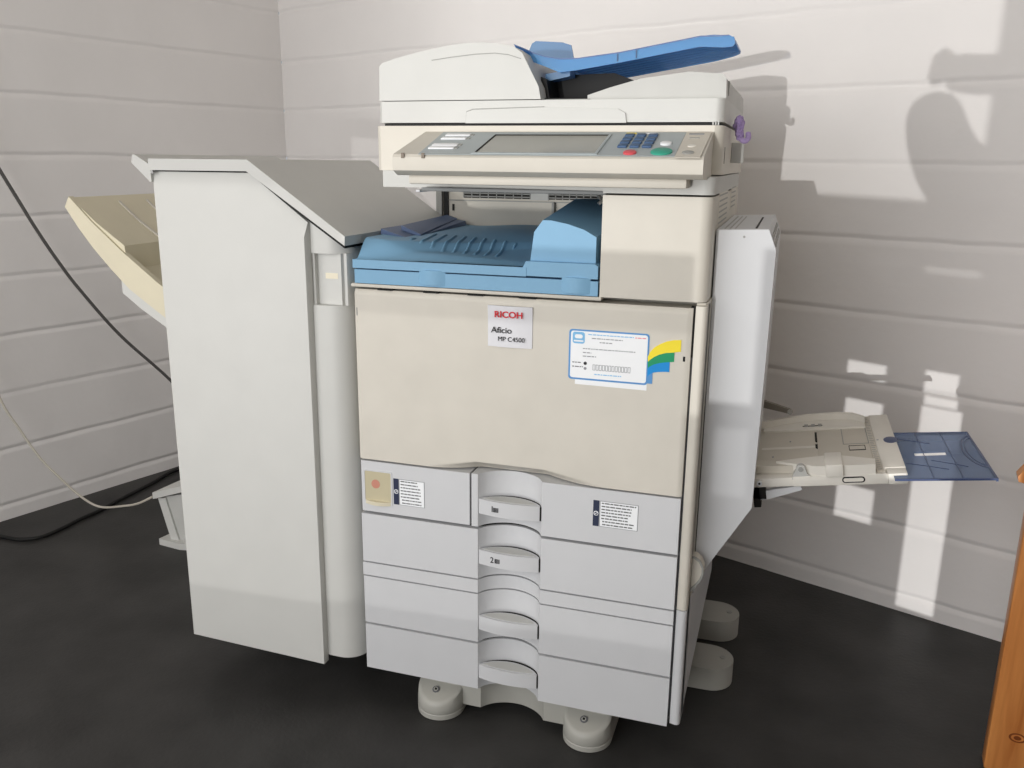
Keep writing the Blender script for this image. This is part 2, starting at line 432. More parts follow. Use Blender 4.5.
b = B(); b.lathe([(.0085, .0005), (.0085, .003), (.007, .004)], KEYW, M=PM @ Matrix.Translation((.528, .058, 0))); pt(b, 'clear_key', panel)
b = B(); b.box((.458, .1155, .0006), (.474, .1205, .0014), YEL, 0, M=PM); b.box((.488, .1155, .0006), (.504, .1205, .0014), KEYW, 0, M=PM); pt(b, 'indicator', panel)

# document feeder
b = B()
base = [(.033, .062), (.586, .062)]+arc(.588, .076, .015, -80, 0, 5)+[(.603, .545), (.026, .545), (.026, .07)]
b.prism(base, 'xy', 1.0965, 1.131, FINW, .003, 3)
b.prism([(.186, 1.0955), (.454, 1.0955), (.452, 1.110), (.440, 1.1165), (.32, 1.1195), (.20, 1.1165), (.188, 1.113)], 'xz', .0585, .07, FINW, .0012)
b.prism([(.185, 1.097), (.1862, 1.097), (.1882, 1.1135), (.20, 1.1172), (.32, 1.120), (.32, 1.1212), (.198, 1.1184), (.1868, 1.1145)], 'xz', .0610, .0635, GREY, 0)
for k in range(3): b.box((.586+.004*k, .060, 1.092), (.588+.004*k, .066, 1.0975), GREYW, 0)
pt(b, 'feeder_base')
b = B()      # flat platen cover to the right of the hump
rc = [(.385, 1.131), (.595, 1.131), (.590, 1.168), (.545, 1.172), (.47, 1.163), (.42, 1.150), (.385, 1.139)]
b.hull([(x, .085, z) for x, z in rc], [(x+(.006 if x > .58 else 0), .54, z) for x, z in rc], GREYW, .003)
b.box((.30, .085, 1.1305), (.39, .54, 1.1335), GREY, 0)
b.prism([(.594, 1.13), (.6025, 1.13), (.601, 1.16), (.594, 1.168), (.588, 1.168)], 'xz', .08, .54, GREYW, .002)
b.box((.5995, .12, 1.138), (.6030, .127, 1.160), GREY, .0005)
pt(b, 'sheet_receiver')
b = B()
prof = [(.028, 1.1325), (.313, 1.1325), (.309, 1.152), (.281, 1.203), (.268, 1.212), (.245, 1.2175), (.215, 1.2205), (.185, 1.2205), (.15, 1.217), (.10, 1.2085), (.06, 1.2), (.034, 1.1925), (.029, 1.187)]
b.prism(prof, 'xz', .064, .54, FINW, .003, 3)
# moulded groove along the front shoulder
gl = [(.125, 1.196), (.16, 1.200), (.20, 1.2035), (.235, 1.2045), (.258, 1.2015), (.279, 1.195)]
b.prism(gl+[(x, z-.0013) for x, z in gl[::-1]], 'xz', .0632, .0655, GREY, 0)
pt(b, 'feeder_cover')
b = B()
b.prism([(.296, 1.132), (.46, 1.132), (.46, 1.162), (.41, 1.180), (.33, 1.178), (.296, 1.178)], 'xz', .17, .52, BLACK, .001)
b.box((.302, .09, 1.132), (.395, .52, 1.1355), BLACK, 0); b.prism([(.306, 1.135), (.318, 1.135), (.312, 1.165), (.302, 1.17)], 'xz', .10, .2, BLACK, .001)
b.prism([(.303, 1.164), (.345, 1.172), (.345, 1.183), (.303, 1.176)], 'xz', .125, .16, CLEARPALE, .001)
pt(b, 'feed_slot')
b = B()      # clear blue original tray
def tray_fn(s, v):
    x = lerp(.300, .603, s); y = lerp(.115, .425, v)
    if s > .80:
        c = .075*((s-.80)/.20)**2.5; y = lerp(.115+c*.45, .425-c*1.3, v)
    z = 1.1885+.157*max(0, x-.345)-.02*(ss(.565, .62, x))*.35+.010*(1-ss(.30, .345, x))
    z += .0017*math.cos(v*math.pi*20)
    return (x, y, z)
b.sheet(40, 104, tray_fn, (0, 0, .003), CLEARBLUE)
# near rim and hooked lip
rim_t = [(.252, 1.2225), (.268, 1.2165), (.285, 1.209), (.305, 1.203), (.33, 1.1985), (.36, 1.1985), (.43, 1.206), (.50, 1.2175), (.555, 1.2265), (.598, 1.2265)]
rim_b = [(.606, 1.222), (.6075, 1.214), (.604, 1.2095), (.592, 1.2085), (.555, 1.2105), (.50, 1.2015), (.43, 1.190), (.36, 1.180), (.33, 1.177), (.305, 1.187), (.285, 1.194), (.262, 1.2035)]
b.prism(rim_t+rim_b, 'xz', .112, .117, CLEARBLUE, .0005)
b.prism([(.252, 1.2225), (.268, 1.2165), (.285, 1.209), (.283, 1.205), (.268, 1.211), (.254, 1.218)], 'xz', .112, .44, CLEARBLUE, .0005)
b.prism(rim_t+[(x, z-.0016) for x, z in rim_t[::-1]], 'xz', .1105, .1122, mat('deep blue edge', srgb(44, 84, 140), .3), 0)
b.box((.425, .111, 1.192), (.427, .116, 1.203), KEYB, 0); b.box((.455, .111, 1.196), (.457, .116, 1.208), KEYB, 0)
pt(b, 'original_tray')
b = B()
b.prism([(.180, 1.235), (.192, 1.262), (.200, 1.2665), (.255, 1.2625), (.272, 1.257), (.277, 1.235), (.30, 1.19), (.22, 1.19)], 'xz', .418, .424, CLEARPALE, .001)
pt(b, 'paper_guide')

# blue delivery tray inside the bay
b = B()
b.prism([(.004, .8295), (.431, .8295), (.431, .853), (.004, .853)], 'xz', -.002, .44, BLUE, .0015)
for x0, x1 in ((.125, .172), (.372, .419)):
    b.prism([(x0, -.002), (x0, .01), (x1, .01), (x1, -.002)]+[(lerp(x1, x0, .1+.8*k/6), -.002-.006*math.sin(math.pi*(.1+.8*k/6))) for k in range(7)], 'xy', .833, .8575, BLUE, .0008)
tray = pt(b, 'delivery_tray')
b = B()
b.prism([(.002, .8555), (.313, .8555), (.313, .870), (.002, .870)], 'xz', -.004, .05, BLUE, .0015)
def dt(s, v):
    x = lerp(.006, .315, s); y = lerp(.002, .44, v)
    rise = ss(0, .045, y-.012*ss(.0, .4, s))*(1-.0*s)
    crest = ss(.0, .12, v-.62*s+.08)           # curved crest running from the left front to the right back
    h = .870+ (.034*(1-s)**.8)*rise*(.45+.55*crest) + .020*ss(.25, .8, v)*ss(.1, .7, s)
    if .18 < v < .46 and .20 < s < .74:
        q = (s*34+v*9) % 2.2
        if q < .45: h += .0024
    return (x, y, h)
b.sheet(200, 90, lambda s, v: dt(s, v), (0, 0, -.014), BLUE)
pt(b, 'sheet_ramp', tray)
b = B()
b.prism([(.300, .8565), (.4305, .8565), (.4305, .8765), (.425, .880), (.312, .880)], 'xz', -.003, .10, BLUE, .002)
b.hull([(.316, .008, .878), (.424, .008, .878), (.424, .008, .921), (.404, .008, .932), (.378, .008, .940), (.35, .008, .945), (.336, .008, .945), (.322, .008, .926)],
       [(.316, .40, .878), (.431, .40, .878), (.431, .34, .962), (.42, .32, .966), (.38, .28, .969), (.35, .25, .970), (.330, .25, .969), (.322, .30, .95)], BLUE, .003)
pt(b, 'guide_block', tray)
b = B()
b.hull([(.000, .11, .880), (.062, .11, .884), (.060, .11, .897), (.001, .11, .914)], [(-.002, .43, .885), (.05, .43, .886), (.045, .43, .910), (-.002, .43, .914)], NAVY, .002)
b.hull([(.018, .16, .890), (.06, .16, .888), (.058, .16, .902), (.019, .16, .917)], [(-.001, .44, .89), (.02, .44, .890), (.022, .44, .914), (-.001, .44, .921)], NAVY, .002)
o = pt(b, 'tray_flap', tray); o['label'] = 'slate blue flap'

# front door
def door_fn(s, v):
    x = lerp(.0, .581, s); z = lerp(.5085, .8185, v)
    y = 0.0
    wx = min(1, max(0, (x-.135)/.094))*min(1, max(0, (.452-x)/.107))
    zt = .5095+.0185*wx
    if z < zt: y += .032*min(1, (zt-z)/.0185)*wx
    if z > .808: y += .004*((z-.808)/.0105)**2
    ex = min(x, .581-x)
    if ex < .004: y += .003*(1-ex/.004)**2
    return (x, y, z)
b = B(); b.sheet(120, 160, door_fn, (0, .034, 0), CREAM)
b.box((.5700, -.0004, .7345), (.5735, .002, .7425), BLACK, 0); b.box((.004, -.0004, .772), (.006, .002, .786), GREY, 0)
for x in (.045, .13, .21, .30): b.box((x, .001, .8185), (x+.028, .012, .8212), DARK, 0)
door = pt(b, 'front_door')
b = B()
pr = [(.2475, z) for z in (.737, .80)]
bf = lambda s, v: (lerp(.2475, .3245, s), -.0015-.0035*math.sin(math.pi*s)-.002*ss(.6, 1, v), lerp(.7365, .8055, v))
b.sheet(16, 10, bf, (0, .003, 0), SILVER)
b.text('RICOH', .0145, RICOHRED, onface(.2600, -.0074, .7868), .0003, 1.1)
b.text('Aficio', .0140, INK, onface(.2545, -.0062, .7605), .0001, 1.1)
b.text('MP C4500', .0108, INK, onface(.2660, -.0064, .7470), 0, 1.02)
o = pt(b, 'badge', door); o['label'] = 'silver badge with red and black lettering'
# service card sticker
b = B()
b.prism([(.398, .6835), (.5155, .6825), (.5155, .70), (.398, .70)], 'xz', -.0004, .001, PAPER, 0)
b.text('www', .0001, INKG, onface(.45, -.0006, .686)) if False else None
b.prism(rrect(.3865, .6915, .5165, .7745, .005), 'xz', -.0008, .001, INKB2, 0)
b.prism(rrect(.3895, .6945, .5140, .7720, .004), 'xz', -.0011, .001, PAPER, 0)
b.prism(rrect(.3925, .7515, .4125, .7705, .004), 'xz', -.0014, .001, INKB, 0)
b.prism(rrect(.396, .760, .409, .7665, .003), 'xz', -.0016, .001, PAPER, 0); b.prism(rrect(.3945, .7545, .4105, .757, .001), 'xz', -.0016, .001, PAPER, 0)
def dashes(bb, x0, x1, z, h, m, y, seed, lo=.002, hi=.007):
    r = random.Random(seed); x = x0
    while x < x1:
        wdt = min(lo+(hi-lo)*r.random(), x1-x)
        bb.box((x, y, z), (x+wdt, y+.0008, z+h), m, 0); x += wdt+.0012
for k, (x0, x1, z, mm) in enumerate([(.418, .492, .7665, INKB2), (.494, .512, .7662, RICOHRED), (.424, .474, .7605, INKG), (.437, .458, .7545, INKG), (.410, .495, .7430, INKG), (.410, .424, .7365, INKG),
                                     (.410, .432, .7305, INKG), (.393, .408, .7195, INK), (.393, .411, .7125, INK), (.430, .474, .7015, INKB2)]):
    dashes(b, x0, x1, z, .0015, {INKB2: INKB, INK: INKS, RICOHRED: mat('faded red print', srgb(226, 130, 140), .5)}.get(mm, mm), -.0014, k)
for k in range(12): b.ring([(.427+.0052*k, .709), (.4312+.0052*k, .709), (.4312+.0052*k, .7185), (.427+.0052*k, .7185)], [(.4278+.0052*k, .7098), (.4304+.0052*k, .7098), (.4304+.0052*k, .7177), (.4278+.0052*k, .7177)], 'xz', -.0014, 0, INKG)
b.lathe([(.0028, 0), (.0028, .0006), (.0026, .0007)], INK, M=onface(.4145, -.0009, .7195), seg=12)
b.lathe([(.0024, 0), (.0024, .0006), (.0022, .0007)], INKG, M=onface(.4145, -.0009, .711), seg=12)
o = pt(b, 'service_sticker', door); o['label'] = 'white card sticker with blue border'
b = B()
def swoosh(bb, top, bot, m):
    bb.prism(top+bot[::-1], 'xz', -.0009, .001, m, 0)
swoosh(b, [(.515, .738), (.519, .747), (.525, .754), (.533, .7595), (.543, .7645), (.554, .7675), (.566, .7685)], [(.5155, .730), (.519, .7335), (.525, .7385), (.533, .743), (.543, .7463), (.554, .7478), (.566, .750)], YEL)
swoosh(b, [(.5155, .7300), (.519, .7335), (.525, .7385), (.533, .743), (.543, .7463), (.5565, .748)], [(.5160, .7195), (.519, .7225), (.525, .7262), (.533, .729), (.543, .7312), (.5565, .733)], GRN)
swoosh(b, [(.5160, .7195), (.519, .7225), (.525, .7262), (.533, .729), (.543, .7312), (.550, .732)], [(.5160, .7050), (.519, .7095), (.525, .7130), (.533, .7148), (.543, .7158), (.550, .716)], BLU)
swoosh(b, [(.5160, .7050), (.519, .7095), (.524, .7125)], [(.5165, .6945), (.519, .6945), (.524, .6945)], INKB2)
o = pt(b, 'swoosh_sticker', door); o['label'] = 'yellow, green and blue curved stripes'

# paper drawers
RX0, RX1, RD = .2290, .3460, .034
def rec(n=16, x0=RX0, x1=RX1, d=RD):
    return [(lerp(x0, x1, k/n), d*(1-(2*k/n-1)**2)**.75+.0015) for k in range(n+1)]
def front_poly(x0, x1, yb=.055): return [(x0, 0.0)]+[(RX0, 0.0)]+rec()[1:-1]+[(RX1, 0.0), (x1, 0.0), (x1, yb), (x0, yb)]
def drawer(z0, z1, zh, name_txt, x0=.0, split=False):
    bb = B()
    if split:
        bb.prism([(.2172, 0.0)]+front_poly(x0, .5805)[1:-1]+[(.2172, .055)], 'xy', z0, z1, WHITE, .0012)
    else:
        bb.prism(front_poly(x0, .5805), 'xy', z0, z1, WHITE, .0012)
    d = pt(bb, 'drawer')
    hb = B()
    n = 14
    fr = [(lerp(.2315, .3425, k/n), -.0075*(1-(2*k/n-1)**2)-.0005) for k in range(n+1)]
    bk = [(lerp(.3425, .2315, k/n), 0.0025+.0235*(1-(2*k/n-1)**2)**.8) for k in range(n+1)]
    hb.prism(fr+bk, 'xy', zh-.015, zh+.0125, WHITE, .0022, 3)
    fr2 = [(lerp(.2395, .3345, k/n), .0035-.005*(1-(2*k/n-1)**2)) for k in range(n+1)]
    bk2 = [(lerp(.3345, .2395, k/n), .0045+.0185*(1-(2*k/n-1)**2)**.8) for k in range(n+1)]
    hb.prism(fr2+bk2, 'xy', zh+.0120, zh+.0132, GREYW, .0004)
    rim = [(lerp(.2345, .343, k/n), .0035+.0245*(1-(2*k/n-1)**2)**.8) for k in range(n+1)]
    rim2 = [(x, y+.0035) for x, y in rim[::-1]]
    hb.prism(rim+rim2, 'xy', zh+.004, zh+.0118, DARK, 0)  # dark arc painted in for the shaded gap behind the handle
    hb.box((.3428, -.001, zh-.014), (.3445, .005, zh+.010), DARK, 0)
    if name_txt:
        hb.text(name_txt, .0155, INK, onface(.2545, -.0068, zh-.0065) @ Matrix.Rotation(0, 4, 'Y'), .0001, .9)
        x = .2605 if name_txt == '1' else .2635
        hb.box((x, -.0082, zh-.0060), (x+.009, -.0066, zh-.0050), INK, 0)
        hb.box((x, -.0082, zh-.0060), (x+.001, -.0066, zh+.0020), INK, 0); hb.box((x+.008, -.0082, zh-.0060), (x+.009, -.0066, zh+.0020), INK, 0)
        for k in range(3): hb.box((x+.0015, -.0082, zh-.0040+.0022*k), (x+.0075, -.0066, zh-.0028+.0022*k), INK, 0)
    pt(hb, 'handle', d)
    return d
def warning(par, x0, z0, x1, z1, seed):
    bb = B(); y = -.0005
    xs = x0+.0115
    bb.box((x0, y, z0), (xs-.001, .001, z1), INKN, 0)
    bb.lathe([(.0042, 0), (.0042, .0003), (.004, .0004)], PAPER, M=onface((x0+xs)/2-.0005, y, (z0+z1)/2), seg=18)
    bb.lathe([(.0030, 0), (.0030, .0005), (.0028, .0006)], INKN, M=onface((x0+xs)/2-.0005, y, (z0+z1)/2), seg=18)
    bb.box((-.0035, -.0008, -.0005), (.0035, 0, .0005), PAPER, 0, M=Matrix.Translation(((x0+xs)/2-.0005, y, (z0+z1)/2)) @ Matrix.Rotation(math.radians(-40), 4, 'Y'))
    bb.box((xs, y, z0), (x1, .001, z1), INKG, 0); bb.box((xs+.0010, y-.0003, z0+.001), (x1-.001, .001, z1-.001), PAPER, 0)
    n = 8
    for k in range(n):
        z = lerp(z1-.0050, z0+.0035, k/(n-1)); r = random.Random(seed*31+k)
        dashes(bb, xs+.003+(.002 if k > 5 else 0), lerp(xs, x1, .72+.24*r.random()), z, .0021, INKS, y-.0006, seed*77+k, .0025, .009)
    o = bb.build('warning_sticker', par); o['label'] = 'small white label with dark stripe'
    return o
d1 = drawer(.4063, .5052, .4475, '1', split=True)
b = B(); b.prism([(.0025, 0), (.2136, 0), (.2136, .05), (.0025, .05)], 'xy', .4070, .5048, WHITE, .0012)
lp = pt(b, 'waste_toner_cover', d1)
b = B()
b.ring(rrect(.0070, .4215, .0640, .4880, .003), rrect(.0095, .4290, .0615, .4860, .002), 'xz', -.0012, .002, WHITE)
b.prism(rrect(.0095, .4290, .0615, .4860, .002), 'xz', -.0004, .002, WINDOWP, 0)
b.prism([(.0085, -.0004), (.0625, -.0004)]+[(lerp(.0625, .0085, k/8), -.0004-.0075*math.sin(math.pi*k/8)) for k in range(1, 8)], 'xy', .4225, .4295, YCREAM, .001)
b.prism(arc(.031, .462, .0085, 0, 342, 19), 'xz', -.0008, .001, REDTONER, 0)
o = pt(b, 'toner_window', d1); o['label'] = 'amber see-through window with a red spot'
warning(d1, .0665, .4275, .1275, .4775, 1)
warning(d1, .4360, .4385, .5125, .4850, 2)
drawer(.3050, .4012, .3505, '2')
drawer(.1772, .2738, .2190, '')
drawer(.0790, .1727, .1185, '')
b = B()
lin = [(.003, .012)]+[(RX0-.002, .012)]+[(x, y+.006) for x, y in rec()[1:-1]]+[(RX1+.002, .012), (.578, .012), (.578, .05), (.003, .05)]
b.prism(lin, 'xy', .090, .503, DARK, 0)  # dark liner that paints the shade into the seams between drawers
pt(b, 'drawer_frame')
# paper bank chassis
b = B()
bank = [(.010, .018), (.590, .018)]+arc(.590, .03, .011, -80, 0, 4)+[(.601, .62), (.004, .62), (.004, .018)]
bk = [(.004, .031), (RX0, .031)]+[(x, y+.031) for x, y in rec()[1:-1]]+[(RX1, .031), (.586, .031), (.586, .012), (.596, .012)]+arc(.596, .018, .006, -80, 0, 4)+[(.602, .62), (.004, .62)]
b.prism(bk, 'xy', .088, .3035, WHITE, .001)
b.prism(front_poly(-.001, .5805), 'xy', .2765, .3020, WHITE, .001)
pt(b, 'paper_bank')
b = B()
sk = [(.105, .030), (RX0-.005, .030)]+[(x, y+.028) for x, y in rec(16, RX0-.005, RX1+.003)[1:-1]]+[(RX1+.003, .030), (.475, .030), (.475, .58), (.105, .58)]
b.prism(sk, 'xy', .018, .089, FOOTG, .001)
pt(b, 'base_skirt')
# body strip with rounded edge right of the door
b = B()
b.prism([(.5845, .006)]+arc(.5945, .011, .0075, -100, 0, 6)+[(.602, .05), (.5845, .05)], 'xy', .3045, .822, CREAM, .001)
b.prism([(.5845, .006)]+arc(.5945, .011, .0075, -100, 0, 6)+[(.602, .05), (.5845, .05)], 'xy', .083, .3030, WHITE, .001)
b.box((.577, .008, .74), (.5845, .02, .82), DARK, 0); b.box((.577, .014, .09), (.5845, .03, .74), INKS, 0)  # shade of the door gap as painted strips, softer grey lower down
pt(b, 'edge_strip')
b = B()
hk = [(.600, .392), (.609, .391), (.617, .385), (.622, .374), (.6225, .362), (.619, .350), (.612, .338), (.604, .328), (.600, .322)]
b.prism(hk, 'xz', .035, .055, CREAM, .002); hk2 = [(x-.003 if x > .6 else x, lerp(z, .36, .08)) for x, z in hk]
b.ring(hk, hk2, 'xz', .032, .036, GREY)
pt(b, 'lift_handle')
# stabiliser feet
def loft(bb, rings, m):
    t = bmesh.new(); R_ = [[t.verts.new(p) for p in r] for r in rings]; n = len(R_[0])
    for i in range(len(R_)-1):
        for k in range(n): t.faces.new((R_[i][k], R_[i][(k+1) % n], R_[i+1][(k+1) % n], R_[i+1][k]))
    t.faces.new(R_[0][::-1]); t.faces.new(R_[-1])
    bb.add(t, m)
def front_foot(x):
    bb = B()
    def ring_(r, z, slope=False):
        p_ = [(px, py) for px, py in arc(x, .031, r, 180, 360, 24)]+[(x+r, .06), (x+r, .115), (x-r, .115), (x-r, .06)]
        return [(px, py, z+(min(.029, .5*(py+.009)) if slope else min(z*.6, max(0, .5*(py+.009)) if z > .03 else 0))) for px, py in p_]
    loft(bb, [ring_(.042, .0), ring_(.045, .002), ring_(.0455, .011), ring_(.0445, .0125), ring_(.0455, .014), ring_(.0452, .029), ring_(.0440, .0345, True), ring_(.0410, .0375, True), ring_(.037, .0385, True)], FOOTG)
    SM = Matrix.Translation((x-.004, .014, .0495)) @ Matrix.Rotation(math.radians(26.5), 4, 'X')
    bb.lathe([(.0070, -.004), (.0070, .0012), (.0062, .0015)], INKS, M=SM, seg=16)
    bb.lathe([(.0046, -.002), (.0046, .0018), (.0044, .002)], FOOTG, M=SM, seg=6)
    bb.box((-.0022, -.0022, .0015), (.0022, .0022, .0023), BLACK, 0, M=SM)
    pt(bb, 'stabiliser_foot')
front_foot(.1425); front_foot(.4340)
def side_foot(y):
    bb = B()
    w_ = .0475
    out = [(.575, y+w_), (.575, y-w_)]+arc(.630, y, w_, -90, 90, 14)
    bb.prism(out, 'xy', .002, .050, FOOTG, .010, 4)
    bb.lathe([(.006, 0), (.006, .002), (.005, .0022)], GREY, M=Matrix.Translation((.655, y+.005, .0495)), seg=6)
    pt(bb, 'stabiliser_foot')
side_foot(.298); side_foot(.492)
# tall white unit on the right flank
b = B()
su = [(.602, .934), (.6815, .937), (.6945, .905), (.691, .475), (.618, .345), (.604, .300), (.604, .55)]
b.prism(su, 'xz', .075, .50, WHITE, .006, 3)
b.box((.601, .085, .32), (.606, .48, .925), DARK, 0)
for k in range(6): b.box((.612+.008*k, .10, .9335), (.6145+.008*k, .44, .9352), mat('soft grey slot', srgb(170, 169, 166), .6), 0)
b.box((.660, .10, .9355), (.663, .40, .9372), DARK, 0)
n0 = Vector((.032, 0, .013)).normalized()
for k in range(6):
    for j in range(2):
        y0 = .10+.06*k
        z0, z1 = ((.926, .919), (.915, .908))[j]
        xa = lerp(.6815, .6945, (.937-z0)/.032); xb = lerp(.6815, .6945, (.937-z1)/.032)
        b.hull([(xa, y0, z0), (xa, y0+.04, z0), (xb, y0+.04, z1), (xb, y0, z1)], [(xa+.001, y0, z0+.0006), (xa+.001, y0+.04, z0+.0006), (xb+.001, y0+.04, z1+.0006), (xb+.001, y0, z1+.0006)], mat('soft grey slot', srgb(170, 169, 166), .6), 0)
b.lathe([(.002, 0), (.002, .0006), (.0018, .0008)], GREY, M=onface(.645, .075, .9245), seg=10)
pt(b, 'transport_unit')

# bypass tray: its plane rises to the right; local x along it, y depth, z off the face
BM = Matrix.Translation((.697, 0, .509)) @ Matrix.Rotation(-math.atan(.165), 4, 'Y')
b = B()
b.box((-.01, .131, -.017), (.205, .478, -.001), BYP, .002, M=BM)
b.box((-.01, .168, -.002), (.098, .465, .0005), BYPD, .0005, M=BM); b.box((.100, .168, -.002), (.190, .465, .0005), BYPD, .0005, M=BM)
for y0, y1 in ((.325, .385), (.285, .308), (.134, .165)): b.box((.0965, y0, -.001), (.1005, y1, .0012), DARK, 0, M=BM)
b.ring([(.145, .300), (.190, .300), (.190, .437), (.145, .437)], [(.1465, .3015), (.1885, .3015), (.1885, .4355), (.1465, .4355)], 'xy', 0, .0011, GREY, M=BM)
b.ring([(.154, .262), (.182, .262), (.182, .290), (.154, .290)], [(.155, .265), (.181, .265), (.181, .289), (.155, .289)], 'xy', 0, .0012, DARK, M=BM)
b.box((0.0, .288, 0), (.098, .300, .001), BYP, 0, M=BM)
for x, y in ((.05, .33), (.02, .24), (.06, .215)): b.box((x, y, 0), (x+.003, y+.006, .001), INKG, 0, M=BM)
b.box((.057, .1285, -.0165), (.206, .133, .001), BYP, .001, M=BM)
b.prism(rrect(.135, -.0125, .171, -.002, .005), 'xz', .1275, .130, DARK, 0, M=BM); b.prism(rrect(.137, -.0105, .1685, -.004, .003), 'xz', .1270, .130, BYP, 0, M=BM)
b.prism([(-.004, -.028), (-.004, -.042), (.012, -.041), (.070, -.026), (.068, -.018), (.02, -.024)], 'xz', .137, .147, WHITE, .001, M=BM)
b.box((-.012, .135, -.040), (.010, .16, -.012), BLACK, .001, M=BM)
b.box((-.012, .135, -.055), (0, .44, -.015), DARK, .001, M=BM)
byp = pt(b, 'bypass_tray')
b = B()      # scale strip and end bar
b.box((.190, .142, -.003), (.2005, .478, .0015), BYPD, .0005, M=BM)
for k in range(30): b.box((.1915, .150+.0108*k, .0012), (.198 if k % 3 else .1995, .1525+.0108*k, .0019), GREY, 0, M=BM)
b.box((.2005, .155, -.014), (.236, .480, .003), BYP, .002, M=BM)
b.box((.206, .128, -.018), (.236, .19, .001), BYP, .002, M=BM)
b.lathe([(.002, .0), (.002, .0034), (.0015, .0035)], INKG, M=BM @ Matrix.Translation((.205, .31, 0)), seg=10)
pt(b, 'end_bar', byp)
b = B()
ff = [(-.005, .435), (.04, .455), (.087, .470), (.143, .472), (.170, .462), (.191, .432)]
b.prism(ff+[(x, y-.012) for x, y in ff[::-1]], 'xy', 0, .016, BYP, .001, M=BM)
b.prism([(.0, .40), (.19, .40), (.19, .430), (.17, .455), (.14, .466), (.09, .464), (.04, .45), (.0, .43)], 'xy', 0, .004, BYP, .001, M=BM)
for k in range(3): b.box((.078+.013*k, .415, .004), (.085+.013*k, .430, .0055), GREY, .0005, M=BM)
b.box((.075, .418, .0038), (.112, .421, .005), DARK, 0, M=BM)
pt(b, 'side_fence', byp)
b = B()
nf = [(.030, .166), (.067, .178), (.111, .187), (.137, .184), (.190, .158), (.188, .130), (.133, .128), (.096, .130), (.049, .155)]
b.prism(nf, 'xy', 0, .018, BYP, .002, M=BM)
b.box((.110, .122, 0), (.138, .192, .022), BYP, .002, M=BM)
b.lathe([(.0045, 0), (.0045, .003), (.004, .0033)], GREYW, M=BM @ Matrix.Translation((.070, .160, .0115)) @ Matrix.Rotation(math.pi/2, 4, 'X'), seg=18)
b.prism([(-.005, .19), (.035, .176), (.06, .150), (-.005, .155)], 'xy', 0, .014, BYPD, .001, M=BM)
pt(b, 'side_fence', byp)
b = B()
br = [(.055, -.004), (.0585, .007), (.063, .012)]+arc(.0705, .0135, .0075, 150, 20, 6)+[(.080, .005), (.0895, -.004)]
b.prism(br, 'xz', .130, .142, GREYW, .001, M=BM)
b.lathe([(.0042, 0), (.0042, .002), (.004, .0022)], GREY, M=BM @ Matrix.Translation((.0705, .1305, .0135)) @ Matrix.Rotation(math.pi/2, 4, 'X'), seg=18)
pt(b, 'hinge_bracket', byp)
b = B()
b.lathe([(.0045, 0), (.0045, .004), (.004, .0042)], KEYW, M=BM @ Matrix.Translation((.001, .130, -.008)) @ Matrix.Rotation(math.pi/2, 4, 'X'), seg=18)
b.lathe([(.002, 0), (.002, .0046), (.0018, .0048)], BLACK, M=BM @ Matrix.Translation((.001, .130, -.008)) @ Matrix.Rotation(math.pi/2, 4, 'X'), seg=12)
pt(b, 'pivot_pin', byp)
b = B()
b.prism([(-.02, .048), (-.02, .066), (.052, .034), (.058, .028), (.053, .024)], 'xz', .446, .458, mat('brown grey arm', srgb(112, 106, 96), .5), .001, M=BM)
b.lathe([(.005, 0), (.005, .003), (.0045, .0032)], GREY, M=BM @ Matrix.Translation((.052, .446, .029)) @ Matrix.Rotation(math.pi/2, 4, 'X'), seg=16)
o = pt(b, 'stay_arm', byp); o['label'] = 'brown-grey stay arm'
b = B()      # smoky extension leaf with finger notch and slot
outer = [(.215, .110), (.362, .100), (.360, .352), (.215, .372)]
# leaf as strips around the slot
def leaf(poly): b.prism(poly, 'xy', -.006, -.003, SMOKE, 0, M=BM)
leaf([(.215, .112), (.362, .100), (.3615, .222), (.215, .228)])
leaf([(.215, .250), (.3612, .245), (.360, .352), (.215, .372)])
leaf([(.215, .228), (.258, .2265), (.258, .2485), (.215, .250)]); leaf([(.308, .2245), (.3615, .222), (.3612, .245), (.308, .2468)])
EDGE = mat('dark slate edge', srgb(56, 72, 112), .3)
b.prism([(.215, .110), (.362, .098), (.362, .101), (.215, .113)], 'xy', -.0058, -.0025, EDGE, 0, M=BM)
b.prism([(.359, .099), (.362, .099), (.360, .353), (.357, .353)], 'xy', -.008, -.0025, EDGE, 0, M=BM)
b.prism([(.215, .370), (.360, .350), (.360, .352), (.215, .372)], 'xy', -.008, -.0025, EDGE, 0, M=BM)
for rx, ry, wd_ in ((.027, .088, .0022), (.021, .076, .0012)): b.ring([(.361+rx*math.cos(math.radians(a_)), .24+ry*math.sin(math.radians(a_))) for a_ in range(95, 266, 10)], [(.361+(rx-wd_)*math.cos(math.radians(a_)), .24+(ry-wd_)*math.sin(math.radians(a_))) for a_ in range(95, 266, 10)], 'xy', -.004, -.0025, EDGE, M=BM)
for x in (.272, .314): b.box((x, .106, -.003), (x+.001, .36, -.0022), EDGE, 0, M=BM)
for (x0, y0, x1, y1) in ((.24, .19, .30, .15), (.24, .33, .29, .29), (.28, .20, .33, .16)):
    d_ = Vector((x1-x0, y1-y0)); d_.normalize(); n_ = Vector((-d_.y, d_.x))*.0006
    b.prism([(x0-n_.x, y0-n_.y), (x1-n_.x, y1-n_.y), (x1+n_.x, y1+n_.y), (x0+n_.x, y0+n_.y)], 'xy', -.003, -.0022, EDGE, 0, M=BM)
b.lathe([(.019, -.0065), (.019, .0034), (.018, .0036)], EDGE, M=BM @ Matrix.Translation((.2265, .307, 0)) @ Matrix.Diagonal((.62, 1, 1, 1)), seg=28)
o = pt(b, 'tray_extension', byp); o['label'] = 'smoky blue transparent leaf'

